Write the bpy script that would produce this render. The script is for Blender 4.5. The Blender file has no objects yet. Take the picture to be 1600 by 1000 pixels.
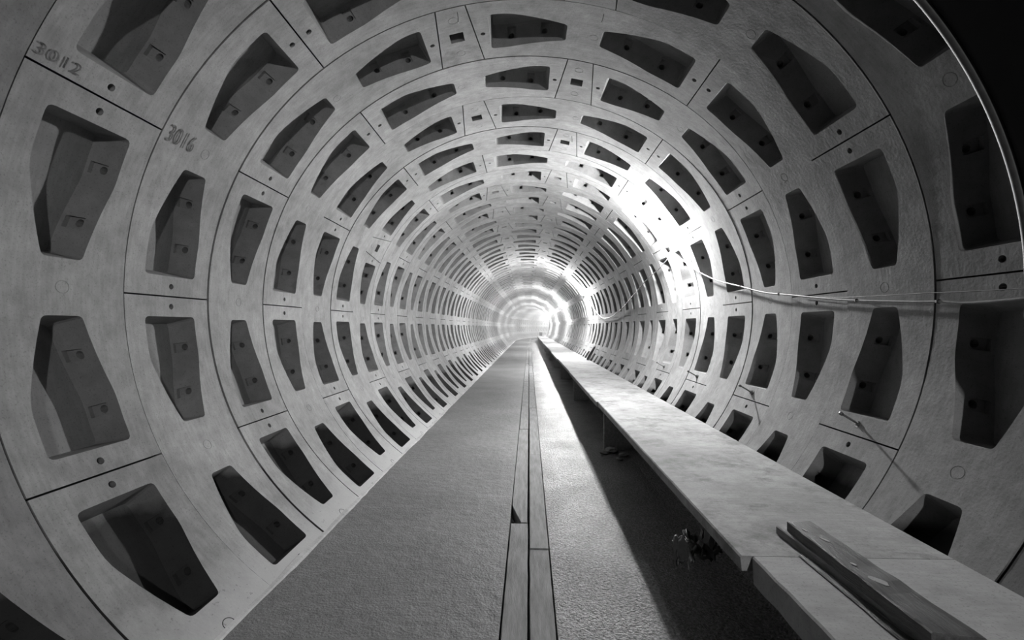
import bpy, bmesh, math, random
import numpy as np
from mathutils import Vector, Matrix, noise

random.seed(7)
sc = bpy.context.scene
COL = sc.collection
PI = math.pi

# ------------------------------------------------------------------ tunnel geometry (metres)
R = 1.905            # inner radius, horizontal
SQ = 0.9402          # the ring is slightly squat
TH = 0.19            # segment thickness
AZ = 1.402           # height of the tunnel axis above the main floor
Y_END = 88.0
Z0, W1, W2 = 0.8559, 0.3216, -0.0006
TILT_X, TILT_Z = -0.0015, -0.0283
DJ = [(-0.0051, -0.0018, -0.0013), (0.0056, -0.0032, 0.0008), (0.0037, 0.0002, -0.0006),
      (-0.0012, 0.0018, 0.0006), (-0.0019, -0.0001, -0.0003), (-0.0016, 0.0020, 0.0008)]
RING_W = 0.60        # nominal ring width the meshes are made at
N_NEAR = 46          # last ring built segment by segment


def ring_y(n):
    if n > 12:
        return ring_y(12) + (n - 12) * 0.586
    d = DJ[n][0] if 0 <= n < 6 else 0.0
    return R * (Z0 + W1 * n + W2 * n * n + d)


def ring_off(n):
    if 0 <= n < 6:
        return R * DJ[n][1], -R * DJ[n][2]
    return 0.0, 0.0


# the far end of the tunnel bends
BEND_Y, BEND_R = 42.0, 72.0


def path(s):
    """arc length -> (x, y, heading)"""
    if s <= BEND_Y:
        return 0.0, s, 0.0
    a = (s - BEND_Y) / BEND_R
    return BEND_R * (1 - math.cos(a)), BEND_Y + BEND_R * math.sin(a), a


def along(x, s, z):
    px, py, a = path(s)
    return (px + x * math.cos(a), py - x * math.sin(a), z)


def wall_pt(th, s, inset=0.0):
    t = math.radians(th)
    return along((R - inset) * math.cos(t), s, AZ + (R - inset) * SQ * math.sin(t))


# ------------------------------------------------------------------ node helpers
def new_mat(name):
    m = bpy.data.materials.new(name)
    m.use_nodes = True
    nt = m.node_tree
    nt.nodes.clear()
    out = nt.nodes.new('ShaderNodeOutputMaterial')
    b = nt.nodes.new('ShaderNodeBsdfPrincipled')
    nt.links.new(b.outputs[0], out.inputs[0])
    return m, nt, b


def N(nt, kind, **kw):
    n = nt.nodes.new(kind)
    for k, v in kw.items():
        setattr(n, k, v)
    return n


def noise_tex(nt, vec, scale, detail=4.0, rough=0.55, stretch=None):
    if stretch:
        mp = N(nt, 'ShaderNodeMapping')
        mp.inputs['Scale'].default_value = stretch
        nt.links.new(vec, mp.inputs[0])
        vec = mp.outputs[0]
    t = N(nt, 'ShaderNodeTexNoise')
    t.inputs['Scale'].default_value = scale
    t.inputs['Detail'].default_value = detail
    t.inputs['Roughness'].default_value = rough
    nt.links.new(vec, t.inputs['Vector'])
    return t.outputs['Fac']


def remap(nt, val, a, b, c, d):
    m = N(nt, 'ShaderNodeMapRange')
    m.clamp = True
    for i, v in zip((1, 2, 3, 4), (a, b, c, d)):
        m.inputs[i].default_value = v
    nt.links.new(val, m.inputs[0])
    return m.outputs[0]


def mth(nt, op, a, b):
    m = N(nt, 'ShaderNodeMath', operation=op)
    for i, v in enumerate((a, b)):
        if hasattr(v, 'is_linked'):
            nt.links.new(v, m.inputs[i])
        else:
            m.inputs[i].default_value = v
    return m.outputs[0]


def grey(nt, b, val):
    c = N(nt, 'ShaderNodeCombineColor')
    for i in range(3):
        nt.links.new(val, c.inputs[i])
    nt.links.new(c.outputs[0], b.inputs['Base Color'])


def bump(nt, b, h, strength, dist):
    bp = N(nt, 'ShaderNodeBump')
    bp.inputs['Strength'].default_value = strength
    bp.inputs['Distance'].default_value = dist
    nt.links.new(h, bp.inputs['Height'])
    nt.links.new(bp.outputs[0], b.inputs['Normal'])


def pos(nt):
    return N(nt, 'ShaderNodeNewGeometry').outputs['Position']


def concrete(name, base, var=0.25, rough=0.85, splash=False, pocket=False, spec=0.35, fine=1.0, stain=False):
    m, nt, b = new_mat(name)
    p = pos(nt)
    big = remap(nt, noise_tex(nt, p, 1.7, 5, 0.6), 0.3, 0.7, 1 - var, 1 + var)
    mid = remap(nt, noise_tex(nt, p, 11, 6, 0.65), 0.3, 0.7, 1 - 0.12 * fine, 1 + 0.12 * fine)
    strk = remap(nt, noise_tex(nt, p, 9, 3, 0.5, (1.0, 7.0, 1.0)), 0.3, 0.7, 1 - 0.06 * fine, 1 + 0.06 * fine)
    spk = remap(nt, noise_tex(nt, p, 140, 2, 0.5), 0.28, 0.42, 0.72, 1.0)
    v = mth(nt, 'MULTIPLY', mth(nt, 'MULTIPLY', big, mid), mth(nt, 'MULTIPLY', strk, spk))
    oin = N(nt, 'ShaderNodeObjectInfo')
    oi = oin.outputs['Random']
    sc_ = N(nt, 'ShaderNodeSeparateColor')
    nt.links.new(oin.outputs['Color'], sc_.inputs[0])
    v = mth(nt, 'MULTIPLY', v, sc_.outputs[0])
    v = mth(nt, 'MULTIPLY', v, remap(nt, oi, 0, 1, 0.92, 1.08))
    v = mth(nt, 'MULTIPLY', v, base)
    # patches of dark grime
    g = remap(nt, noise_tex(nt, p, 2.3, 8, 0.7), 0.62, 0.74, 1.0, 0.62)
    if stain:
        g = mth(nt, 'MULTIPLY', g, remap(nt, noise_tex(nt, p, 3.1, 10, 0.78), 0.50, 0.66, 1.0, 0.45))
    v = mth(nt, 'MULTIPLY', v, g)
    if splash or pocket:
        sx = N(nt, 'ShaderNodeSeparateXYZ')
        nt.links.new(p, sx.inputs[0])
        wob = mth(nt, 'MULTIPLY', mth(nt, 'SUBTRACT', noise_tex(nt, p, 5, 6, 0.7), 0.5), 0.22)
        zz = mth(nt, 'ADD', sx.outputs[2], wob)
    if splash:      # dried cement splashes along the foot of the wall
        s = remap(nt, zz, 0.03, 0.20, 1.0, 0.0)
        s2 = remap(nt, noise_tex(nt, p, 45, 3, 0.6), 0.30, 0.36, 0.1, 1.0)
        light = mth(nt, 'MULTIPLY', s, s2)
        mx = N(nt, 'ShaderNodeMix', data_type='FLOAT')
        nt.links.new(light, mx.inputs[0])
        nt.links.new(v, mx.inputs[2])
        mx.inputs[3].default_value = 0.40
        v = mx.outputs[0]
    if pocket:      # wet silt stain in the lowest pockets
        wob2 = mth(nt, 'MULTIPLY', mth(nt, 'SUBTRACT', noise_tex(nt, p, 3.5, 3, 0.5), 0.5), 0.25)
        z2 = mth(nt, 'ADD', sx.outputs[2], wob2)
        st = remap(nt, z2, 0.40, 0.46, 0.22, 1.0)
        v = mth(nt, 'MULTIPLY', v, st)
    grey(nt, b, v)
    b.inputs['Roughness'].default_value = rough
    b.inputs['Specular IOR Level'].default_value = spec
    h = mth(nt, 'ADD', noise_tex(nt, p, 60, 5, 0.6), mth(nt, 'MULTIPLY', noise_tex(nt, p, 9, 3, 0.5), 1.5))
    bump(nt, b, h, 0.16 * fine, 0.006)
    return m


def simple(name, val, rough=0.7, metal=0.0, var=0.3, scale=12.0, bmp=0.3, stretch=None, spec=0.4):
    m, nt, b = new_mat(name)
    tc = N(nt, 'ShaderNodeTexCoord').outputs['Object']
    v = remap(nt, noise_tex(nt, tc, scale, 6, 0.65, stretch), 0.3, 0.7, val * (1 - var), val * (1 + var))
    grey(nt, b, v)
    b.inputs['Roughness'].default_value = rough
    b.inputs['Metallic'].default_value = metal
    b.inputs['Specular IOR Level'].default_value = spec
    if bmp:
        bump(nt, b, noise_tex(nt, tc, scale * 5, 4, 0.6, stretch), bmp, 0.004)
    return m


M_SEG = concrete('precast_concrete', 0.275, 0.24, splash=True, fine=1.5)
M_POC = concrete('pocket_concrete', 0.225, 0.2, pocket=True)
M_KEY = concrete('key_concrete', 0.28, 0.16)
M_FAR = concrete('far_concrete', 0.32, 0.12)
M_SLAB = concrete('walkway_concrete', 0.28, 0.22, rough=0.8, fine=1.4, stain=True)
M_SLAB2 = concrete('walkway_concrete_pale', 0.33, 0.10, rough=0.8)
M_MORTAR = concrete('mortar', 0.40, 0.3)
M_WOOD = simple('dusty_timber', 0.22, 0.8, scale=7, stretch=(6, 0.7, 6), var=0.3, bmp=0.6)
M_DARKWOOD = simple('dark_timber', 0.065, 0.5, scale=6, stretch=(8, 0.8, 8), var=0.6, bmp=0.6)
M_PALEWOOD = simple('worn_timber', 0.24, 0.6, scale=5, stretch=(8, 0.9, 8), var=0.55, bmp=0.5)
M_RIM = simple('rim_steel', 0.035, 0.6, var=0.3, scale=30, bmp=0)
M_STEEL = simple('rusty_steel', 0.12, 0.55, metal=0.6, var=0.5, scale=40)
M_BLACK = simple('black_steel', 0.004, 0.75, var=0.5, scale=4, bmp=0.1, spec=0.15)
M_RUBBER = simple('dark_rubber', 0.03, 0.6, scale=20, bmp=0)
M_CABLE = simple('grey_cable', 0.20, 0.5, scale=20, bmp=0)
M_INK = simple('stencil_paint', 0.10, 0.9, var=0.75, scale=30, bmp=0)
M_PLASTIC = simple('crumpled_plastic', 0.03, 0.5, var=0.6, scale=14, bmp=0.2, spec=0.6)
M_STONE = simple('rubble', 0.2, 0.9, scale=20)
M_WIRE = simple('bright_wire', 0.5, 0.4, metal=0.6, scale=30, bmp=0)


def floor_mat():
    """dusty dry screed on the wall side, wet gritty invert on the walkway side"""
    m, nt, b = new_mat('tunnel_floor')
    p = pos(nt)
    sx = N(nt, 'ShaderNodeSeparateXYZ')
    nt.links.new(p, sx.inputs[0])
    wet0 = remap(nt, sx.outputs[0], 0.10, 0.18, 0.0, 1.0)
    big = remap(nt, noise_tex(nt, p, 1.3, 6, 0.6), 0.3, 0.7, 0.80, 1.2)
    mid = remap(nt, noise_tex(nt, p, 16, 6, 0.7), 0.3, 0.7, 0.86, 1.14)
    spk = remap(nt, noise_tex(nt, p, 120, 2, 0.5), 0.25, 0.4, 0.7, 1.0)
    v = mth(nt, 'MULTIPLY', mth(nt, 'MULTIPLY', big, mid), spk)
    gr = remap(nt, noise_tex(nt, p, 70, 3, 0.7), 0.36, 0.64, 0.45, 1.6)      # coarse grit of the invert
    gx = N(nt, 'ShaderNodeMix', data_type='FLOAT')
    nt.links.new(wet0, gx.inputs[0])
    gx.inputs[2].default_value = 1.0
    nt.links.new(gr, gx.inputs[3])
    v = mth(nt, 'MULTIPLY', v, gx.outputs[0])
    base = remap(nt, wet0, 0, 1, 0.17, 0.15)
    v = mth(nt, 'MULTIPLY', v, base)
    grey(nt, b, v)
    wn = remap(nt, noise_tex(nt, p, 2.2, 5, 0.6), 0.35, 0.65, 0.36, 0.52)
    mx = N(nt, 'ShaderNodeMix', data_type='FLOAT')
    nt.links.new(wet0, mx.inputs[0])
    mx.inputs[2].default_value = 0.62
    nt.links.new(wn, mx.inputs[3])
    nt.links.new(mx.outputs[0], b.inputs['Roughness'])
    b.inputs['Specular IOR Level'].default_value = 0.4
    grit = mth(nt, 'ADD', mth(nt, 'MULTIPLY', noise_tex(nt, p, 85, 3, 0.6), remap(nt, wet0, 0, 1, 0.5, 2.4)),
               mth(nt, 'MULTIPLY', noise_tex(nt, p, 14, 4, 0.6), 1.2))
    bump(nt, b, grit, 0.8, 0.012)
    return m


M_FLOOR = floor_mat()


def emis(name, strength):
    m = bpy.data.materials.new(name)
    m.use_nodes = True
    nt = m.node_tree
    nt.nodes.clear()
    out = nt.nodes.new('ShaderNodeOutputMaterial')
    e = nt.nodes.new('ShaderNodeEmission')
    e.inputs['Strength'].default_value = strength
    e.inputs['Color'].default_value = (1, 1, 1, 1)
    nt.links.new(e.outputs[0], out.inputs[0])
    return m


M_BULB = emis('lit_bulb', 4900)
M_BULB_FAR = emis('far_bulb', 7500)
M_BULB_DIM = emis('dim_bulb', 3600)

# ------------------------------------------------------------------ object helpers
def obj(name, mesh, mat=None, parent=None, loc=(0, 0, 0), label=None, cat=None, group=None, kind=None):
    o = bpy.data.objects.new(name, mesh)
    COL.objects.link(o)
    o.location = loc
    if mat is not None and mesh is not None and not mesh.materials:
        mesh.materials.append(mat)
    if parent is not None:
        o.parent = parent
    if label:
        o['label'] = label
    if cat:
        o['category'] = cat
    if group:
        o['group'] = group
    if kind:
        o['kind'] = kind
    return o


def mesh_from(bm, name, smooth=False):
    me = bpy.data.meshes.new(name)
    bmesh.ops.recalc_face_normals(bm, faces=bm.faces)
    bm.to_mesh(me)
    bm.free()
    if smooth:
        for p in me.polygons:
            p.use_smooth = True
    return me


def add_box(bm, lo, hi):
    vs = [bm.verts.new((x, y, z)) for z in (lo[2], hi[2]) for y in (lo[1], hi[1]) for x in (lo[0], hi[0])]
    for f in ((0, 1, 3, 2), (4, 6, 7, 5), (0, 4, 5, 1), (2, 3, 7, 6), (0, 2, 6, 4), (1, 5, 7, 3)):
        bm.faces.new([vs[i] for i in f])
    return vs


def tube(bm, pts, r, seg=8, cap=True):
    pts = [Vector(p) for p in pts]
    rings = []
    up = None
    for i, p in enumerate(pts):
        a = pts[max(i - 1, 0)]
        c = pts[min(i + 1, len(pts) - 1)]
        t = (c - a).normalized()
        if up is None:
            up = t.orthogonal().normalized()
        up = (up - t * up.dot(t))
        if up.length < 1e-6:
            up = t.orthogonal()
        up.normalize()
        s = t.cross(up)
        rr = r[i] if isinstance(r, (list, tuple)) else r
        rings.append([bm.verts.new(p + (up * math.cos(2 * PI * k / seg) + s * math.sin(2 * PI * k / seg)) * rr) for k in range(seg)])
    for A, B in zip(rings, rings[1:]):
        for k in range(seg):
            bm.faces.new((A[k], A[(k + 1) % seg], B[(k + 1) % seg], B[k]))
    if cap:
        bm.faces.new(list(reversed(rings[0])))
        bm.faces.new(rings[-1])


def catmull(pts, n=6):
    pts = [Vector(p) for p in pts]
    out = []
    P = [pts[0] * 2 - pts[1]] + pts + [pts[-1] * 2 - pts[-2]]
    for i in range(1, len(P) - 2):
        a, b, c, d = P[i - 1], P[i], P[i + 1], P[i + 2]
        for k in range(n):
            t = k / n
            out.append(0.5 * ((2 * b) + (c - a) * t + (2 * a - 5 * b + 4 * c - d) * t * t + (3 * b - a - 3 * c + d) * t ** 3))
    out.append(pts[-1])
    return out


# ------------------------------------------------------------------ lining segments
def prism(bm, poly_lo, d0, poly_hi, d1):
    """closed loft between two polygons (u,v lists) at depths d0<d1"""
    A = [bm.verts.new((u, v, d0)) for u, v in poly_lo]
    B = [bm.verts.new((u, v, d1)) for u, v in poly_hi]
    n = len(A)
    bm.faces.new(A)
    bm.faces.new(list(reversed(B)))
    for i in range(n):
        bm.faces.new((A[i], B[i], B[(i + 1) % n], A[(i + 1) % n]))


def round_poly(pts, r, k=3):
    out = []
    n = len(pts)
    for i in range(n):
        p = Vector(pts[i][:2])
        a = Vector(pts[i - 1][:2])
        c = Vector(pts[(i + 1) % n][:2])
        rr = pts[i][2] if len(pts[i]) > 2 else r
        da, dc = (a - p), (c - p)
        la, lc = min(rr, da.length * 0.45), min(rr, dc.length * 0.45)
        if rr <= 0:
            out.append((p.x, p.y))
            continue
        p0, p1 = p + da.normalized() * la, p + dc.normalized() * lc
        for j in range(k + 1):
            t = j / k
            q = p0 * (1 - t) ** 2 + p * 2 * t * (1 - t) + p1 * t * t
            out.append((q.x, q.y))
    return out


def boolean(base, cut_bm):
    """base mesh minus the cutter, both in flat space"""
    cm = bpy.data.meshes.new('c')
    bmesh.ops.recalc_face_normals(cut_bm, faces=cut_bm.faces)
    cut_bm.to_mesh(cm)
    cut_bm.free()
    a = bpy.data.objects.new('a', base)
    c = bpy.data.objects.new('b', cm)
    COL.objects.link(a)
    COL.objects.link(c)
    md = a.modifiers.new('m', 'BOOLEAN')
    md.operation = 'DIFFERENCE'
    md.solver = 'EXACT'
    md.object = c
    dg = bpy.context.evaluated_depsgraph_get()
    res = bpy.data.meshes.new_from_object(a.evaluated_get(dg))
    bpy.data.objects.remove(a)
    bpy.data.objects.remove(c)
    bpy.data.meshes.remove(cm)
    bpy.data.meshes.remove(base)
    return res


RAD = PI / 180 * R
PD = 0.15            # pocket depth


def pocket_poly(e0, sgn, dk, dl, inset_e=0.0, inset_w=0.0):
    """pocket outline; e0 = u of the wide end, sgn = direction of the narrow end"""
    wl, wh = 0.205 * RING_W + inset_w, 0.803 * RING_W - inset_w
    nl, nh = 0.368 * RING_W + inset_w, 0.645 * RING_W - inset_w
    a = e0 + sgn * inset_e
    k = e0 + sgn * dk * RAD
    z = e0 + sgn * (dl * RAD - inset_e)
    pts = [(a, wl, 0.028), (k, wl, 0.05), (z, nl, 0.022), (z, nh, 0.022), (k, wh, 0.05), (a, wh, 0.028)]
    p = round_poly(pts, 0.02, 3)
    return p


def seg_flat(lo, hi, key_lo, key_hi, lod):
    """flat segment from angle lo to hi; key_lo / key_hi: that end leans against the key block"""
    g = 0.0042
    ul, uh = 0.0, (hi - lo) * RAD
    dk = 1.87 / 2 * RAD
    v0, v1 = g, RING_W - g
    kl = dk if key_lo else 0.0
    kh = dk if key_hi else 0.0
    # key is narrow at the near face, wide at the far face
    poly = [(ul - kl + g, v0), (uh + kh - g, v0), (uh - kh - g, v1), (ul + kl + g, v1)]
    bm = bmesh.new()
    prism(bm, poly, 0.0, poly, TH)
    bmesh.ops.recalc_face_normals(bm, faces=bm.faces)
    me = bpy.data.meshes.new('flat')
    bm.to_mesh(me)
    bm.free()
    pk = []
    for end, sg, is_key in ((ul, 1, key_lo), (uh, -1, key_hi)):
        off, kk, ln = (2.75, 3.7, 15.2) if is_key else (3.5, 7.1, 18.45)
        pk.append((end + sg * off * RAD, sg, kk, ln))
    cb = bmesh.new()
    for e0, sg, kk, ln in pk:
        prism(cb, pocket_poly(e0, sg, kk, ln, -0.002, -0.001), -0.01, pocket_poly(e0, sg, kk, ln, 0.030, 0.014), PD)
    if lod == 0:
        mid = (ul + uh) / 2
        for end, sg, is_key in ((ul, 1, key_lo), (uh, -1, key_hi)):
            uc = end + sg * (1.45 if is_key else 1.75) * RAD
            ring = [(uc + 0.0165 * math.cos(t), 0.51 * RING_W + 0.0165 * math.sin(t)) for t in [2 * PI * i / 14 for i in range(14)]]
            ring2 = [(uc + 0.013 * math.cos(t), 0.51 * RING_W + 0.013 * math.sin(t)) for t in [2 * PI * i / 14 for i in range(14)]]
            prism(cb, ring, -0.01, ring2, 0.09)
        # faint round casting mark on the middle rib
        o_ = [(mid + 0.030 * math.cos(t), 0.51 * RING_W + 0.030 * math.sin(t)) for t in [2 * PI * i / 20 for i in range(20)]]
        i_ = [(mid + 0.026 * math.cos(t), 0.51 * RING_W + 0.026 * math.sin(t)) for t in [2 * PI * i / 20 for i in range(20)]]
        A = [[cb.verts.new((u, v, d)) for u, v in ring] for ring, d in ((o_, -0.01), (o_, 0.0012), (i_, 0.0012), (i_, -0.01))]
        for q in range(4):
            B, C_ = A[q], A[(q + 1) % 4]
            for i in range(20):
                cb.faces.new((B[i], B[(i + 1) % 20], C_[(i + 1) % 20], C_[i]))
    me = boolean(me, cb)
    if lod <= 1:
        # bolt recesses and bolt holes in the far (and near) flange of each pocket
        cb = bmesh.new()
        hb = bmesh.new()
        for e0, sg, kk, ln in pk:
            for q in (0.285, 0.715):
                uc = e0 + sg * ln * RAD * q
                dq = ln * q
                wide, nar = 0.803 * RING_W, 0.645 * RING_W
                vf = wide if dq <= kk else wide + (nar - wide) * (dq - kk) / (ln - kk)
                hw = 0.027
                slant = 0.0 if dq <= kk else (nar - wide) / ((ln - kk) * RAD)
                p = [(uc - hw, vf - 0.05), (uc + hw, vf - 0.05), (uc + hw, vf + 0.006 + slant * sg * hw), (uc - hw, vf + 0.006 - slant * sg * hw)]
                prism(cb, p, 0.052, p, 0.134)
                r = 0.019
                n = 12
                c0 = [hb.verts.new((uc + r * math.cos(2 * PI * i / n), vf - 0.06, 0.080 + r * math.sin(2 * PI * i / n))) for i in range(n)]
                c1 = [hb.verts.new((uc + r * math.cos(2 * PI * i / n), vf + 0.085, 0.080 + r * math.sin(2 * PI * i / n))) for i in range(n)]
                hb.faces.new(c0)
                hb.faces.new(list(reversed(c1)))
                for i in range(n):
                    hb.faces.new((c0[i], c1[i], c1[(i + 1) % n], c0[(i + 1) % n]))
        me = boolean(me, cb)
        me = boolean(me, hb)
    return me


def bend(flat, lo, hi, lod, origin):
    """wrap the flat segment onto the ring, with true normals on the curved faces"""
    bm = bmesh.new()
    bm.from_mesh(flat)
    bpy.data.meshes.remove(flat)
    bmesh.ops.triangulate(bm, faces=bm.faces)
    step = (2.5, 3.6, 9.0)[lod] * RAD
    k = int((hi - lo) * RAD / step) + 2
    for i in range(-1, k + 1):
        u = i * step
        bmesh.ops.bisect_plane(bm, geom=list(bm.verts) + list(bm.edges) + list(bm.faces), dist=1e-5,
                               plane_co=(u, 0, 0), plane_no=(1, 0, 0))
    fd = []
    for f in bm.faces:
        ds = [v.co.z for v in f.verts]
        fd.append(0 if max(ds) < 5e-4 else (1 if min(ds) > PD - 5e-4 and max(ds) < PD + 5e-4 else 2))
    angs = {}
    mats = []
    for f in bm.faces:
        c = f.calc_center_median()
        edge = c.x < 0.05 * RAD or c.x > (hi - lo) * RAD - 0.05 * RAD or c.y < 0.004 or c.y > RING_W - 0.004
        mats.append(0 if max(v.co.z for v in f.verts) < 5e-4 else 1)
    for v in bm.verts:
        u, y, d = v.co
        t = math.radians(lo) + u / R
        x, z = (R + d) * math.cos(t), (R + d) * SQ * math.sin(t)
        angs[v.index] = t
        v.co = (x - origin[0], y + TILT_X * x + TILT_Z * z - origin[1], z - origin[2])
    bm.verts.index_update()
    for f, q in zip(bm.faces, mats):
        f.material_index = q
    bmesh.ops.reverse_faces(bm, faces=bm.faces)
    me = bpy.data.meshes.new('lining_segment')
    bm.to_mesh(me)
    bm.free()
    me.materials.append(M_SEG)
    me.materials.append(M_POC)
    me.shade_smooth()
    nrm = [None] * len(me.loops)
    for p, q in zip(me.polygons, fd):
        for li in p.loop_indices:
            if q == 2:
                nrm[li] = tuple(p.normal)
            else:
                co = me.vertices[me.loops[li].vertex_index].co
                x, z = co.x + origin[0], co.z + origin[2]
                n = Vector((-x, 0, -z / (SQ * SQ))).normalized()
                nrm[li] = tuple(n)
    me.normals_split_custom_set(nrm)
    return me


def key_flat(lod):
    """narrow tapered key block, flat, centred on u = 0"""
    g = 0.0042
    a, b = 2.78 * RAD - g, 4.65 * RAD - g
    poly = [(-a, g), (a, g), (b, RING_W - g), (-b, RING_W - g)]
    bm = bmesh.new()
    prism(bm, poly, 0.0, poly, TH)
    bmesh.ops.recalc_face_normals(bm, faces=bm.faces)
    me = bpy.data.meshes.new('flat')
    bm.to_mesh(me)
    bm.free()
    cb = bmesh.new()
    h = 1.4 * RAD
    s = round_poly([(-h, 0.413 * RING_W), (h, 0.413 * RING_W), (h, 0.572 * RING_W), (-h, 0.572 * RING_W)], 0.004, 1)
    prism(cb, s, -0.01, s, 0.11)
    if lod == 0:
        for vc in (0.2, 0.79):
            o_ = [(0.032 * math.cos(t), vc * RING_W + 0.032 * math.sin(t)) for t in [2 * PI * i / 20 for i in range(20)]]
            i_ = [(0.028 * math.cos(t), vc * RING_W + 0.028 * math.sin(t)) for t in [2 * PI * i / 20 for i in range(20)]]
            A = [[cb.verts.new((u, v, d)) for u, v in ring] for ring, d in ((o_, -0.01), (o_, 0.0015), (i_, 0.0015), (i_, -0.01))]
            for q in range(4):
                B, C_ = A[q], A[(q + 1) % 4]
                for i in range(20):
                    cb.faces.new((B[i], B[(i + 1) % 20], C_[(i + 1) % 20], C_[i]))
    return boolean(me, cb)


def centre(lo, hi):
    t = math.radians((lo + hi) / 2)
    x, z = R * math.cos(t), R * SQ * math.sin(t)
    return (x, RING_W / 2 + TILT_X * x + TILT_Z * z, z)


# (from, to, key at 'from', key at 'to', place in the ring)
EVEN = [(106.4, 153.55, True, False, 'first', 0), (153.55, 205.15, False, False, 'second', 0), (205.15, 256.7, False, False, 'third', 0),
        (-49.6, 2.0, False, False, 'third', 1), (2.0, 52.25, False, False, 'second', 1), (52.25, 99.0, False, True, 'first', 1)]
EKEY = 102.7
ODD = [(81.05, 128.0, True, False, 'first', 0), (128.0, 179.3, False, False, 'second', 0), (179.3, 233.0, False, False, 'third', 0),
       (-74.0, -23.3, False, False, 'third', 1), (-23.3, 27.2, False, False, 'second', 1), (27.2, 73.65, False, True, 'first', 1)]
OKEY = 77.35
# one ring was built with its key low on the wall
TURN = [(158.1, 205.25, True, False, 'first', 0), (205.25, 256.8, False, False, 'second', 0),
        (-49.6, 2.0, False, False, 'fourth', 1), (2.0, 53.7, False, False, 'third', 1), (53.7, 103.95, False, False, 'second', 1),
        (103.95, 150.7, False, True, 'first', 1)]
TKEY = 154.4
TURNED = 6

ORD = ['zeroth', 'first', 'second', 'third', 'fourth', 'fifth', 'sixth', 'seventh', 'eighth', 'ninth', 'tenth', 'eleventh', 'twelfth',
       'thirteenth', 'fourteenth', 'fifteenth', 'sixteenth', 'seventeenth', 'eighteenth', 'nineteenth', 'twentieth']
TENS = {2: 'twenty', 3: 'thirty', 4: 'forty', 5: 'fifty'}


def ordinal(n):
    if n <= 20:
        return ORD[n]
    t, u = divmod(n, 10)
    return {3: 'thirtieth', 4: 'fortieth', 5: 'fiftieth'}[t] if u == 0 else TENS[t] + '-' + ORD[u]


CACHE = {}


def seg_mesh(spec, lod):
    k = (spec[:4], lod)
    if k not in CACHE:
        lo, hi, a, b = spec[:4]
        CACHE[k] = bend(seg_flat(lo, hi, a, b, lod), lo, hi, lod, centre(lo, hi))
    return CACHE[k]


def key_mesh(c, lod):
    k = ('key', c, lod)
    if k not in CACHE:
        fl = key_flat(lod)
        o = centre(c, c)
        me = bend(fl, c, c + 0.001, lod, o)
        CACHE[k] = me
    return CACHE[k]


def bar_mesh(c):
    k = ('bar', c)
    if k not in CACHE:
        o = centre(c, c)
        t = math.radians(c)
        bm = bmesh.new()
        pts = []
        for i in range(13):
            a = t + math.radians(-1.45 + 2.9 * i / 12)
            x, z = (R + 0.045) * math.cos(a), (R + 0.045) * SQ * math.sin(a)
            pts.append((x - o[0], 0.49 * RING_W + TILT_X * x + TILT_Z * z - o[1], z - o[2]))
        tube(bm, pts, [0.006 if i % 2 else 0.0075 for i in range(13)], 8)
        CACHE[k] = mesh_from(bm, 'lifting_bar', True)
        CACHE[k].materials.append(M_STEEL)
    return CACHE[k]


SEGS = {}
for n in range(-1, N_NEAR + 1):
    lay, kc = (EVEN, EKEY) if n % 2 == 0 else (ODD, OKEY)
    if n == TURNED:
        lay, kc = TURN, TKEY
    y0, y1 = ring_y(n), ring_y(n + 1)
    s = (y1 - y0) / RING_W
    ox, oz = ring_off(n)
    lod = 0 if n < 9 else 1
    rn = ordinal(n + 2)
    for sp in lay:
        c = centre(sp[0], sp[1])
        side = 'on the lamp side' if sp[5] else 'away from the lamps'
        smy = ring_y(n) + RING_W / 2 * s
        px, py, hd = path(smy)
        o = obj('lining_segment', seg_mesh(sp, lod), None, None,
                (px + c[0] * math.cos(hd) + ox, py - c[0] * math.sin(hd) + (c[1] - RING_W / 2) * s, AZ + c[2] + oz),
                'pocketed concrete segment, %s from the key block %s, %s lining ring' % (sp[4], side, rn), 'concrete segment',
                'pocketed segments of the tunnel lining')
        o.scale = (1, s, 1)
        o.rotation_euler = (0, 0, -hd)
        t_ = {-1: 0.6, 0: 0.82, 1: 0.92}.get(n, 1.0)      # first rings' colour darkened to imitate lens falloff, on top of their dirt
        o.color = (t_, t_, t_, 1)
        SEGS[(n, sp[4], sp[5])] = o
    c = centre(kc, kc)
    if n == TURNED:
        lab = 'narrow key block low on the haunch away from the lamps, %s lining ring' % rn
    else:
        lab = 'narrow tapered concrete key block with rectangular slot in the crown of the %s lining ring' % rn
    px, py, hd = path(ring_y(n) + RING_W / 2 * s)
    o = obj('key_block', key_mesh(kc, lod), None, None, (px + c[0] * math.cos(hd) + ox, py - c[0] * math.sin(hd) + (c[1] - RING_W / 2) * s, AZ + c[2] + oz),
            lab, 'key block', 'key blocks of the lining rings')
    o.scale = (1, s, 1)
    o.rotation_euler = (0, 0, -hd)
    if n < 12:
        obj('lifting_bar', bar_mesh(kc), None, o, label='ribbed steel bar across the slot')
    SEGS[(n, 'key')] = o

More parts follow.
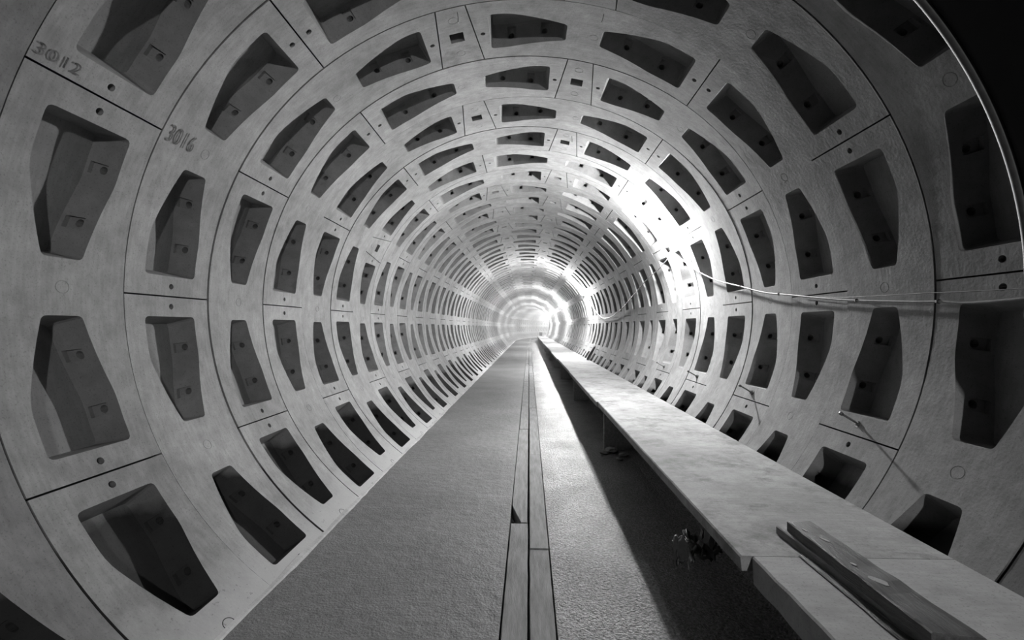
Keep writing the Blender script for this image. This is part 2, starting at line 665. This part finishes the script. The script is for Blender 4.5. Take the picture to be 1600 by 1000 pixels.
# rings too far off to tell apart, as one object
V, F, MI = [], [], []
n = N_NEAR + 1
while ring_y(n) < Y_END:
    lay, kc = (EVEN, EKEY) if n % 2 == 0 else (ODD, OKEY)
    y0 = ring_y(n)
    s = (ring_y(n + 1) - y0) / RING_W
    for sp in list(lay) + [None]:
        if sp is None:
            me, c = key_mesh(kc, 2), centre(kc, kc)
        else:
            me, c = seg_mesh(sp, 2), centre(sp[0], sp[1])
        px, py, hd = path(y0 + RING_W / 2 * s)
        b = len(V)
        for v in me.vertices:
            x, y, z = v.co.x + c[0], (v.co.y + c[1] - RING_W / 2) * s, v.co.z + c[2]
            V.append((px + x * math.cos(hd) + y * math.sin(hd), py - x * math.sin(hd) + y * math.cos(hd), AZ + z))
        for p in me.polygons:
            F.append([b + i for i in p.vertices])
    n += 1
fm = bpy.data.meshes.new('far_lining')
fm.from_pydata(V, [], F)
obj('lining_segments', fm, M_FAR, None, label='far lining rings of pocketed concrete segments where the tunnel bends', cat='concrete segments', kind='stuff')

# ------------------------------------------------------------------ floor
XL, XR = -0.072, 0.172          # channel that holds the floor boards
ZR = -0.040                     # the invert on the walkway side lies lower
CH_END = 47.0


def strip(name, prof, s0, s1, ds=1.0, mat=M_FLOOR):
    """sweep a closed profile (x,z) along the tunnel"""
    bm = bmesh.new()
    k = max(1, int(round((s1 - s0) / ds)))
    prev = None
    for i in range(k + 1):
        s = s0 + (s1 - s0) * i / k
        ring = [bm.verts.new(along(x, s, z)) for x, z in prof]
        if prev:
            for j in range(len(prof)):
                bm.faces.new((prev[j], prev[(j + 1) % len(prof)], ring[(j + 1) % len(prof)], ring[j]))
        else:
            bm.faces.new(list(reversed(ring)))
        prev = ring
    bm.faces.new(prev)
    return mesh_from(bm, name)


fl = [(-1.215, 0), (XL, 0), (XL, -0.075), (XR, -0.075), (XR, ZR), (1.06, ZR), (1.15, -0.02), (1.24, 0.055), (1.24, -0.2), (-1.215, -0.2)]
obj('floor', strip('floor', fl, -14, Y_END, 1.0), M_FLOOR, kind='structure', label='dusty concrete tunnel floor with wet invert beside the walkway')

# mortar fillet where floor and wall meet
bm = bmesh.new()
prev = None
s = 0.6
while s < 60:
    px = along(-1.19, s, 0)
    w = 0.012 + 0.016 * max(0, noise.noise((s * 2.1, 0.3, 0)) + 0.3) + 0.008 * noise.noise((s * 11, 5, 0))
    h = 0.010 + 0.012 * max(0, noise.noise((s * 3.3, 7, 0)) + 0.2)
    ring = [bm.verts.new(along(-1.215, s, -0.01)), bm.verts.new(along(-1.199, s, h)), bm.verts.new(along(-1.19 + w * 0.5, s, h * 0.55)), bm.verts.new(along(-1.19 + w, s, -0.003))]
    if prev:
        for j in range(3):
            bm.faces.new((prev[j], prev[j + 1], ring[j + 1], ring[j]))
    prev = ring
    s += 0.03 if s < 9 else 0.25
obj('trim_1', mesh_from(bm, 'trim'), M_MORTAR, kind='structure', label='rough mortar fillet along the foot of the wall')

# timber boards let into the floor
def board_mesh(x0, x1, s0, s1, z0, z1, seed, broken=False):
    bm = bmesh.new()
    k = max(3, int((s1 - s0) / 0.06))
    prev = None
    cx, cs = (x0 + x1) / 2, (s0 + s1) / 2
    o = Vector(along(cx, cs, z0))
    rnd = random.Random(seed)
    dx = rnd.uniform(-0.003, 0.003)
    dz = rnd.uniform(-0.004, 0.003)
    for i in range(k + 1):
        s = s0 + (s1 - s0) * i / k
        a = x0 + dx + 0.0025 * noise.noise((s * 6, seed, 0))
        b = x1 + dx + 0.0025 * noise.noise((s * 6, seed + 9, 0))
        if broken and i < 5:
            a += (x1 - x0) * (0.62 - 0.13 * i)
        zt = z1 + dz + 0.002 * noise.noise((s * 3, seed + 4, 0))
        c = 0.003
        ring = [bm.verts.new(Vector(along(x, s, z)) - o) for x, z in ((a, z0), (b, z0), (b, zt - c), (b - c, zt), (a + c, zt), (a, zt - c))]
        if prev:
            for j in range(6):
                bm.faces.new((prev[j], prev[(j + 1) % 6], ring[(j + 1) % 6], ring[j]))
        else:
            bm.faces.new(list(reversed(ring)))
        prev = ring
    bm.faces.new(prev)
    return mesh_from(bm, 'floor_board'), o


rows = [('wall-side', -0.066, 0.041, [(1.0, 3.075, False), (3.10, 5.9, True)], 2.75),
        ('walkway-side', 0.054, 0.160, [(0.9, 2.722, False), (2.735, 4.728, False)], 2.62)]
for row, x0, x1, first, ln in rows:
    spans = list(first)
    s = spans[-1][1] + 0.012
    while s < CH_END - 1:
        e = min(s + ln + random.uniform(-0.3, 0.3), CH_END)
        spans.append((s, e, False))
        s = e + 0.012
    for i, (a, b, br) in enumerate(spans):
        me, o = board_mesh(x0, x1, a, b, -0.075, 0.004, 3 * i + (50 if row[1] == 'a' and row[2] == 'l' and row[3] == 'k' else 0), br)
        if br:
            lab = 'dusty floor board with a broken splintered end, second board of the wall-side row'
        else:
            lab = 'long dusty timber floor board, %s board of the %s row' % (ordinal(i + 1), row)
        obj('floor_board', me, M_WOOD, None, o, lab, 'floor board', 'timber boards let into the tunnel floor')

# ------------------------------------------------------------------ walkway of slabs on cross supports
ZB = -0.985 + AZ
SLT = 0.055


def wall_x(z, inset=0.004):
    q = (z - AZ) / (R * SQ)
    return R * math.sqrt(max(0.0, 1 - q * q)) - inset


def slab_mesh(xl, s0, s1, seed, rough=0.0, SLT=0.055):
    bm = bmesh.new()
    k = max(4, int((s1 - s0) / 0.08))
    cs = (s0 + s1) / 2
    o = Vector(along((xl + 1.59) / 2, cs, ZB - SLT))
    prev = None
    xr, xrb = wall_x(ZB, 0.006), wall_x(ZB - SLT, 0.006)
    for i in range(k + 1):
        s = s0 + (s1 - s0) * i / k
        e = 0.002 * noise.noise((s * 5, seed, 1.0)) + rough * 0.006 * noise.noise((s * 17, seed, 2.0))
        f = 0.002 * noise.noise((s * 9, seed, 7.0)) + rough * 0.01 * noise.noise((s * 13, seed, 4.0))
        ring = [bm.verts.new(Vector(along(x, s, z)) - o) for x, z in
                ((xl + f + 0.004, ZB - SLT), (xrb, ZB - SLT), (xr, ZB), (xl + e + 0.006, ZB), (xl + e, ZB - 0.006))]
        if prev:
            for j in range(5):
                bm.faces.new((prev[j], prev[(j + 1) % 5], ring[(j + 1) % 5], ring[j]))
        else:
            bm.faces.new(list(reversed(ring)))
        prev = ring
    bm.faces.new(prev)
    return mesh_from(bm, 'walkway_slab'), o


sl = [(0.868, -1.8, 1.797), (0.826, 1.803, 5.438)]
s = 5.444
i = 0
while s < 70:
    sl.append((0.806 + 0.012 * math.sin(i * 2.3), s, s + 3.6))
    s += 3.606
    i += 1
for i, (xl, a, b) in enumerate(sl):
    me, o = slab_mesh(xl, a, b, i * 5.0, 1.0 if i == 0 else 0.1, 0.10 if i == 0 else 0.055)
    lab = ['pale rough-edged concrete walkway slab under the dark timbers',
           'stained concrete walkway slab just past the dark timbers'][i] if i < 2 else \
        'concrete walkway slab, %s slab along the walkway from the camera' % ordinal(i + 1)
    so = obj('walkway_slab', me, M_SLAB2 if i == 0 else M_SLAB, None, o, lab, 'walkway slab', 'slabs of the raised side walkway')

s = 1.72
i = 0
while s < 68:
    bm = bmesh.new()
    zt, zb_ = ZB - SLT, ZR
    t = 0.018
    xa = 0.845
    o = Vector(along(1.1, s, ZR))
    vs = []
    for y in (-t, t):
        for x, z in ((xa, zb_), (wall_x(zb_, 0.02), zb_), (wall_x((zt + zb_) / 2, 0.02), (zt + zb_) / 2), (wall_x(zt, 0.02), zt), (xa, zt)):
            vs.append(bm.verts.new(Vector(along(x, s + y, z)) - o))
    bm.faces.new(vs[:5])
    bm.faces.new(list(reversed(vs[5:])))
    for j in range(5):
        bm.faces.new((vs[j], vs[j + 5], vs[(j + 1) % 5 + 5], vs[(j + 1) % 5]))
    if i > 0:
        obj('walkway_support', mesh_from(bm, 'walkway_support'), M_WOOD, None, o,
            'upright cross board carrying the walkway, %s support from the camera' % ordinal(i), 'support', 'cross supports under the walkway')
    else:
        bm.free()
    s += 3.42
    i += 1

# timbers lying on the walkway
def skew_box(bm, quad, z0, z1, k=24, seed=0.0, amp=0.002):
    """quad: far-left, far-right, near-right, near-left (x,y)"""
    FL, FR, NR, NL = [Vector(q) for q in quad]
    prev = None
    for i in range(k + 1):
        t = i / k
        l, r = FL.lerp(NL, t), FR.lerp(NR, t)
        w = amp * noise.noise((t * 9, seed, 0))
        u = amp * noise.noise((t * 7, seed + 3, 0))
        c = 0.004
        ring = [bm.verts.new((x, y, z)) for x, y, z in ((l.x + w, l.y, z0), (r.x + u, r.y, z0), (r.x + u, r.y, z1 - c), (r.x + u - c, r.y, z1 + w),
                                                       (l.x + w + c, l.y, z1 + u), (l.x + w, l.y, z1 - c))]
        if prev:
            for j in range(6):
                bm.faces.new((prev[j], prev[(j + 1) % 6], ring[(j + 1) % 6], ring[j]))
        else:
            bm.faces.new(list(reversed(ring)))
        prev = ring
    bm.faces.new(prev)


bm = bmesh.new()
skew_box(bm, [(1.055, 2.00), (1.205, 2.00), (1.235, 0.75), (1.115, 0.75)], ZB + 0.0005, ZB + 0.032, seed=1)
obj('timber_plank', mesh_from(bm, 'timber_plank'), M_PALEWOOD, None, (0, 0, 0),
    'long worn timber plank lying flat on the walkway under a thicker timber', 'plank')
bm = bmesh.new()
skew_box(bm, [(1.072, 1.95), (1.166, 1.95), (1.18, 1.235), (1.062, 1.255)], ZB + 0.033, ZB + 0.072, seed=4, amp=0.004)
beam = obj('timber_block', mesh_from(bm, 'timber_block'), M_DARKWOOD, None, (0, 0, 0),
           'thick dark weathered timber with pale scuffs lying on top of the walkway plank', 'timber')
for cx, cy, a, b, ang in ((1.105, 1.50, 0.030, 0.013, 2.0), (1.115, 1.78, 0.02, 0.006, 1.9), (1.098, 1.60, 0.010, 0.005, 2.0), (1.09, 1.86, 0.015, 0.004, 1.7)):
    bm = bmesh.new()
    vs = []
    for k in range(18):
        t = 2 * PI * k / 18
        q = 1 + 0.3 * noise.noise((cx * 50 + math.cos(t) * 2, math.sin(t) * 2, 0))
        x, y = a * q * math.cos(t), b * q * math.sin(t)
        vs.append((cx + x * math.cos(ang) - y * math.sin(ang), cy + x * math.sin(ang) + y * math.cos(ang)))
    lo_ = [bm.verts.new((x, y, ZB + 0.0725)) for x, y in vs]
    hi_ = [bm.verts.new((x, y, ZB + 0.0742)) for x, y in vs]
    bm.faces.new(hi_)
    for k in range(18):
        bm.faces.new((lo_[k], lo_[(k + 1) % 18], hi_[(k + 1) % 18], hi_[k]))
    obj('scuff', mesh_from(bm, 'scuff'), M_MORTAR, beam, label='pale plaster scuff')
bm = bmesh.new()
skew_box(bm, [(1.035, 1.80), (1.052, 1.80), (1.105, 0.75), (1.045, 0.75)], ZB + 0.0005, ZB + 0.009, seed=8, amp=0.004)
obj('timber_batten', mesh_from(bm, 'timber_batten'), M_DARKWOOD, None, (0, 0, 0),
    'thin dark batten on the walkway beside the worn plank', 'batten')

# ------------------------------------------------------------------ festoon lamps and cable
LAMP0, LSTEP = 5.55, 8.5
LX, LZ = 1.60, 0.835


def lathe(bm, prof, seg=20, axis=Vector((0, 0, 1)), org=Vector((0, 0, 0))):
    q = Vector((0, 0, 1)).rotation_difference(axis)
    rings = []
    for r, h in prof:
        rings.append([bm.verts.new(org + q @ Vector((r * math.cos(2 * PI * k / seg), r * math.sin(2 * PI * k / seg), h))) for k in range(seg)])
    for A, B in zip(rings, rings[1:]):
        for k in range(seg):
            bm.faces.new((A[k], A[(k + 1) % seg], B[(k + 1) % seg], B[k]))
    bm.faces.new(list(reversed(rings[0])))
    bm.faces.new(rings[-1])


AX = Vector((-0.45, 0.0, 0.9)).normalized()     # the bulbs point up and inwards
bm = bmesh.new()
lathe(bm, [(0.012, 0.055), (0.020, 0.062), (0.036, 0.085), (0.046, 0.115), (0.042, 0.140), (0.028, 0.158), (0.008, 0.165)], 12, AX)
ME_BULB = mesh_from(bm, 'bulb', True)
ME_BULB2 = ME_BULB.copy()
ME_BULB3 = ME_BULB.copy()
ME_BULB3.materials.append(M_BULB_FAR)
ME_BULB.materials.append(M_BULB)
ME_BULB2.materials.append(M_BULB_DIM)
bm = bmesh.new()
lathe(bm, [(0.010, -0.035), (0.018, -0.03), (0.021, 0.0), (0.024, 0.005), (0.024, 0.045), (0.018, 0.054)], 16, AX)
ME_HOLD = mesh_from(bm, 'lamp_holder', True)
ME_HOLD.materials.append(M_RUBBER)
bm = bmesh.new()
tube(bm, [(0.0, 0, 0.0), (0.03, 0, 0.002), (0.06, 0, 0.0), (0.078, 0, -0.012)], 0.004, 6)
ME_BRK = mesh_from(bm, 'hook', True)
ME_BRK.materials.append(M_STEEL)
lamp0 = None
k = -1
while LAMP0 + LSTEP * k < Y_END - 4:
    s = LAMP0 + LSTEP * k
    _, _, hd = path(s)
    root = obj('festoon_lamp', None, None, None, along(LX + 0.045, s, AZ + LZ - 0.09),
               'glaring bare bulb on the wall above the walkway, %s lamp of the string' % ordinal(k + 1) if k >= 0 else
               'bare bulb on the wall behind the viewpoint', 'lamp', 'bare festoon bulbs strung along the tunnel wall')
    root.rotation_euler = (0, 0, -hd)
    obj('bulb', (ME_BULB2, ME_BULB)[k + 1] if k < 1 else ME_BULB3, None, root, label='glowing bulb')
    obj('lamp_holder', ME_HOLD, None, root)
    obj('hook', ME_BRK, None, root)
    k += 1


def cable_pts(s0, first):
    """cable from the lamp at s0 to the next one, sagging along the wall"""
    rel = [(0.25, 22.9), (0.9, 20.2), (1.73, 17.4), (3.45, 9.1), (4.5, 4.4), (5.4, 2.3), (6.4, 2.6), (7.0, 5.8), (7.5, 9.4), (7.95, 14.8), (8.2, 19.5)]
    if first:
        rel = [(0.25, 22.9), (1.6, 12.0), (3.0, 2.0), (4.75, -1.3), (5.15, -1.05), (5.44, -0.5), (5.83, 0.5), (6.38, 2.6), (6.73, 4.0), (7.12, 6.6), (7.64, 10.2), (8.095, 15.3), (8.35, 20.0)]
    pts = [along(LX + 0.06, s0 + 0.012, AZ + LZ - 0.130)]
    pts += [wall_pt(th, s0 + d, 0.032) for d, th in rel]
    pts.append(along(LX + 0.06, s0 + LSTEP - 0.012, AZ + LZ - 0.130))
    return catmull(pts, 6)


k = -1
CLIPS = []
while LAMP0 + LSTEP * (k + 1) < Y_END - 4:
    s0 = LAMP0 + LSTEP * k
    pts = cable_pts(s0, k == -1)
    bm = bmesh.new()
    tube(bm, pts, 0.0065, 8)
    lab = 'pale electric cable along the wall from the frame edge up to the first lamp' if k == -1 else \
        'electric cable sagging along the wall between the %s and %s lamps' % (ordinal(k + 1), ordinal(k + 2))
    cab = obj('electric_cable', mesh_from(bm, 'electric_cable', True), M_CABLE, None, (0, 0, 0), lab, 'cable', 'cable runs between the festoon lamps')
    if k <= 0:
        for i in range(10, len(pts) - 6, 10):
            p, d = pts[i], (pts[i + 1] - pts[i - 1]).normalized()
            if k == -1 and p.y < 1.2:
                continue
            b2 = bmesh.new()
            out = Vector((-p.x, 0, -(p.z - AZ))).normalized()
            c = [p + (out * math.cos(a) + d.cross(out) * math.sin(a)) * 0.0085 for a in [2 * PI * j / 10 for j in range(11)]]
            tube(b2, c, 0.003, 6)
            tube(b2, [p - out * 0.006, p - out * 0.022], 0.003, 6)
            obj('cable_tie', mesh_from(b2, 'cable_tie', True), M_CABLE, cab)
    k += 1
# thin string above the cable
bm = bmesh.new()
tube(bm, catmull([wall_pt(2.2, 3.35, 0.012), wall_pt(0.9, 2.88, 0.02), wall_pt(0.3, 2.25, 0.03), wall_pt(-0.1, 1.86, 0.03), wall_pt(-0.1, 1.0, 0.02), wall_pt(0.4, 0.2, 0.01)], 5), 0.0022, 6)
obj('string', mesh_from(bm, 'string', True), M_CABLE, None, (0, 0, 0), 'thin string running just above the pale cable', 'string')

# ------------------------------------------------------------------ small fittings
def bolt(n, th=-21.4, v=0.51, rod=0.11, label=''):
    s = (ring_y(n) + (ring_y(n + 1) - ring_y(n)) * v)
    t = math.radians(th)
    x, z = R * math.cos(t), R * SQ * math.sin(t)
    p = Vector((x, s + TILT_X * x + TILT_Z * z, AZ + z))
    root = obj('anchor_bolt', None, None, None, p, label, 'bolt', 'anchor bolts sticking out above the walkway')
    d = Vector((-math.cos(t), -0.08, -math.sin(t) + 0.18)).normalized()
    bm = bmesh.new()
    tube(bm, [-d * 0.04, d * 0.03, d * rod], 0.0055, 8)
    tube(bm, [d * (rod - 0.006), d * (rod + 0.010)], 0.0095, 8)
    obj('rod', mesh_from(bm, 'rod', True), M_STEEL, root)
    bm = bmesh.new()
    tube(bm, [d * 0.004, d * 0.018], 0.013, 6)
    obj('nut', mesh_from(bm, 'nut'), M_STEEL, root)
    bm = bmesh.new()
    tube(bm, [d * 0.001, d * 0.004], 0.022, 14)
    obj('washer', mesh_from(bm, 'washer'), M_STEEL, root)


for n in (1, 3, 5, 7):
    bolt(n, label='rusty anchor bolt sticking out of the wall above the walkway, %s lining ring' % ordinal(n + 2))


def tie_wire(th, s, lean, ln, label):
    p = Vector(wall_pt(th, s))
    bm = bmesh.new()
    e = Vector((lean, 0.01, -ln))
    tube(bm, [(0, 0, 0.02), (0, 0, -0.004), e * 0.5 + Vector((0.002, 0, 0)), e], 0.0022, 6)
    root = obj('tie_wire', mesh_from(bm, 'tie_wire', True), M_STEEL, None, p, label, 'wire', 'wire stubs hanging from the crown')
    bm = bmesh.new()
    bmesh.ops.create_icosphere(bm, subdivisions=2, radius=0.0042, matrix=Matrix.Translation(e))
    obj('knot', mesh_from(bm, 'knot', True), M_WIRE, root, label='bright twisted end')


tie_wire(101.5, 2.86, 0.004, 0.055, 'short wire stub hanging from the slotted key block of the fourth lining ring')
tie_wire(74.8, 2.87, -0.012, 0.045, 'short wire stub hanging beside the key block, near the fourth lining ring joint')
tie_wire(75.6, 4.72, 0.004, 0.06, 'short wire stub hanging from the key block of the seventh lining ring')

# stencilled numbers
def stencil(text, seg, th0, s0, height, stretch, wscale, label):
    cu = bpy.data.curves.new('t', 'FONT')
    cu.body = text
    cu.size = 1.0
    cu.resolution_u = 3
    cu.space_character = 1.12
    t = bpy.data.objects.new('t', cu)
    COL.objects.link(t)
    dg = bpy.context.evaluated_depsgraph_get()
    me = bpy.data.meshes.new_from_object(t.evaluated_get(dg))
    bpy.data.objects.remove(t)
    bm = bmesh.new()
    bm.from_mesh(me)
    bmesh.ops.triangulate(bm, faces=bm.faces)
    for i in range(1, 12):
        bmesh.ops.bisect_plane(bm, geom=list(bm.verts) + list(bm.edges) + list(bm.faces), plane_co=(0, i * 0.07, 0), plane_no=(0, 1, 0))
    for f in list(bm.faces):        # stencil bridges
        pass
    loc = seg.location
    for v in bm.verts:
        x, y = v.co.x * wscale, v.co.y * height
        a = math.radians(th0 - y / RAD)
        X, Z = (R - 0.0012) * math.cos(a), (R - 0.0012) * SQ * math.sin(a)
        w = Vector((X, s0 + x + TILT_Z * Z - TILT_Z * R * SQ * math.sin(math.radians(th0)), AZ + Z))
        v.co = ((w.x - loc.x), (w.y - loc.y) / seg.scale[1], w.z - loc.z)
    bm.to_mesh(me)
    bm.free()
    me.materials.clear()
    obj('stencil_number', me, M_INK, seg, label=label)


stencil('3012', SEGS[(0, 'first', 0)], 152.6, 1.612, 0.066, 1, 0.080, 'stencilled dark number 3012')
stencil('3016', SEGS[(1, 'second', 0)], 154.6, 2.262, 0.13, 1, 0.085, 'faint stencilled number 3016')

# coil of cable hung on the wall
bm = bmesh.new()
cp = Vector(wall_pt(-28.5, 12.3, 0.05))
tt = Vector((math.sin(math.radians(28.5)), 0, math.cos(math.radians(28.5))))
for j in range(3):
    pts = []
    for k in range(33):
        a = 2 * PI * k / 32
        pts.append(cp + tt * (0.25 - 0.02 * j) * math.cos(a) + Vector((0, 1, 0)) * (0.16 - 0.045 * j) * math.sin(a) * (1 - 0.35 * math.cos(a)) + Vector((-0.012 * j, 0.02 * math.sin(3 * a + j), 0)))
    tube(bm, pts, 0.008, 7)
obj('cable_coil', mesh_from(bm, 'cable_coil', True), M_RUBBER, None, (0, 0, 0), 'black coil of cable hanging low on the wall over the walkway', 'cable coil')

# crumpled plastic caught under the walkway edge
bm = bmesh.new()
bmesh.ops.create_grid(bm, x_segments=26, y_segments=26, size=1.0)
for v in bm.verts:
    u, w = v.co.x, v.co.y
    f = noise.fractal((u * 2.2, w * 2.2, 0.7), 0.8, 2.1, 4)
    g = noise.fractal((u * 2.2, w * 2.2, 5.7), 0.8, 2.1, 4)
    env = 1 - 0.45 * w * w
    v.co = (0.10 * u * env + 0.03 * g, 0.07 * w + 0.05 * f, 0.035 * u + 0.05 * f - 0.04 * abs(w) + 0.03 * g)
bmesh.ops.solidify(bm, geom=list(bm.faces), thickness=0.002)
obj('plastic_sheet', mesh_from(bm, 'plastic_sheet', True), M_PLASTIC, None, (0.805, 2.22, ZB - SLT - 0.075),
    'crumpled plastic sheet caught under the walkway edge', 'plastic sheet')

# rubble at the foot of the first visible support
for i, (x, s, r) in enumerate(((0.815, 4.94, 0.035), (0.90, 5.0, 0.05), (1.00, 4.85, 0.04), (0.93, 4.72, 0.028))):
    bm = bmesh.new()
    bmesh.ops.create_icosphere(bm, subdivisions=3, radius=r)
    for v in bm.verts:
        d = noise.noise(v.co * 40 + Vector((i * 7, 0, 0)))
        v.co = v.co * (1 + 0.28 * d)
        v.co.z *= 0.62
        v.co.x *= 1.25
    lo = min(v.co.z for v in bm.verts)
    for v in bm.verts:
        v.co.z -= lo
    obj('stone', mesh_from(bm, 'stone'), M_STONE, None, (x, s, ZR - 0.004),
        ['flat rubble stone in front of the nearest walkway support', 'largest rubble stone beside the foot of the nearest walkway support',
         'rubble stone deepest under the walkway by the nearest support', 'smallest rubble stone under the walkway, closest to the camera'][i], 'stone', 'rubble by the walkway support')

# dark box at the far end of the walkway
bm = bmesh.new()
add_box(bm, (-0.13, -0.15, 0), (0.13, 0.15, 0.30))
bmesh.ops.bevel(bm, geom=list(bm.edges), offset=0.01, segments=1, affect='EDGES')
bx = obj('crate', mesh_from(bm, 'crate'), M_DARKWOOD, None, along(1.05, 46.5, ZB + 0.001), 'small dark crate standing on the far end of the walkway', 'crate')
bm = bmesh.new()
add_box(bm, (-0.14, -0.16, 0.301), (0.14, 0.16, 0.33))
obj('lid', mesh_from(bm, 'lid'), M_DARKWOOD, bx)

# dark curved plate standing against the lining on the lamp side
bm = bmesh.new()
T0, T1 = -4.0, 78.0
prof = [(1.845, 0.55), (1.815, 0.62), (1.80, 1.60), (1.796, 1.685), (1.800, 1.712), (1.812, 1.728), (1.830, 1.733), (1.846, 1.725), (1.850, 1.70), (1.850, 0.60)]
K = 80
prev = None
for i in range(K + 1):
    a = math.radians(T0 + (T1 - T0) * i / K)
    ring = [bm.verts.new((r * math.cos(a), y, AZ + r * SQ * math.sin(a))) for r, y in prof]
    if prev:
        for j in range(len(prof)):
            bm.faces.new((prev[j], prev[(j + 1) % len(prof)], ring[(j + 1) % len(prof)], ring[j]))
    else:
        bm.faces.new(list(reversed(ring)))
    prev = ring
bm.faces.new(prev)
cp_ = obj('curved_plate', mesh_from(bm, 'curved_plate', True), M_BLACK, None, (0, 0, 0),
    'dark curved plate with a thin bright rim against the lining in the upper corner', 'plate')

bm = bmesh.new()
tube(bm, [(1.803 * math.cos(math.radians(a)), 1.735, AZ + 1.803 * SQ * math.sin(math.radians(a))) for a in range(-4, 79)], 0.017, 12)
obj('rim', mesh_from(bm, 'rim', True), M_RIM, cp_, label='thin bright rim')

# ------------------------------------------------------------------ haze
HAZE = 0.011
if HAZE:
    hp = [((R - 0.02) * math.cos(2 * PI * i / 48), AZ + (R - 0.02) * SQ * math.sin(2 * PI * i / 48)) for i in range(48)]
    hm, nt_, b_ = new_mat('lamp_lit_haze')
    nt_.nodes.remove(b_)
    vs_ = nt_.nodes.new('ShaderNodeVolumeScatter')
    vs_.inputs['Density'].default_value = HAZE
    vs_.inputs['Anisotropy'].default_value = 0.3
    nt_.links.new(vs_.outputs[0], [q for q in nt_.nodes if q.type == 'OUTPUT_MATERIAL'][0].inputs['Volume'])
    obj('haze', strip('haze', hp, 15.0, Y_END, 1.5), hm, kind='stuff', label='thin dusty haze hanging in the tunnel air', cat='haze')

# ------------------------------------------------------------------ world, camera, view
w = bpy.data.worlds.new('dark')
sc.world = w
w.use_nodes = True
w.node_tree.nodes['Background'].inputs[0].default_value = (0, 0, 0, 1)
w.node_tree.nodes['Background'].inputs[1].default_value = 0.0

fpx = 750.0
yaw = math.atan((826.5 - 800) / fpx)
pit = -math.atan((511 - 500) / fpx * math.cos(yaw))
Ry = Matrix(((math.cos(yaw), 0, math.sin(yaw)), (0, 1, 0), (-math.sin(yaw), 0, math.cos(yaw))))
Rx = Matrix(((1, 0, 0), (0, math.cos(pit), -math.sin(pit)), (0, math.sin(pit), math.cos(pit))))
M = Rx @ Ry                         # tunnel (right, down, forward) -> camera (right, down, forward)
tob = lambda r: Vector((r[0], r[2], -r[1]))
right, down, fwd = tob(M[0]), tob(M[1]), tob(M[2])
cam = bpy.data.cameras.new('camera')
cam.sensor_width = 36
cam.lens = fpx / 1600 * 36
cam.clip_start = 0.02
cam.clip_end = 400
co = bpy.data.objects.new('camera', cam)
COL.objects.link(co)
rm = Matrix((right, -down, -fwd)).transposed()
co.matrix_world = Matrix.Translation((0.0269 * R, 0, AZ - 0.0766 * R)) @ rm.to_4x4()
sc.camera = co

sc.view_settings.view_transform = 'Standard'
sc.view_settings.look = 'None'
sc.view_settings.gamma = 1
sc.view_settings.exposure = 0.1
sc.view_settings.use_curve_mapping = False
sc.cycles.use_denoising = True
sc.cycles.max_bounces = 8
sc.cycles.diffuse_bounces = 3
sc.cycles.sample_clamp_indirect = 6.0
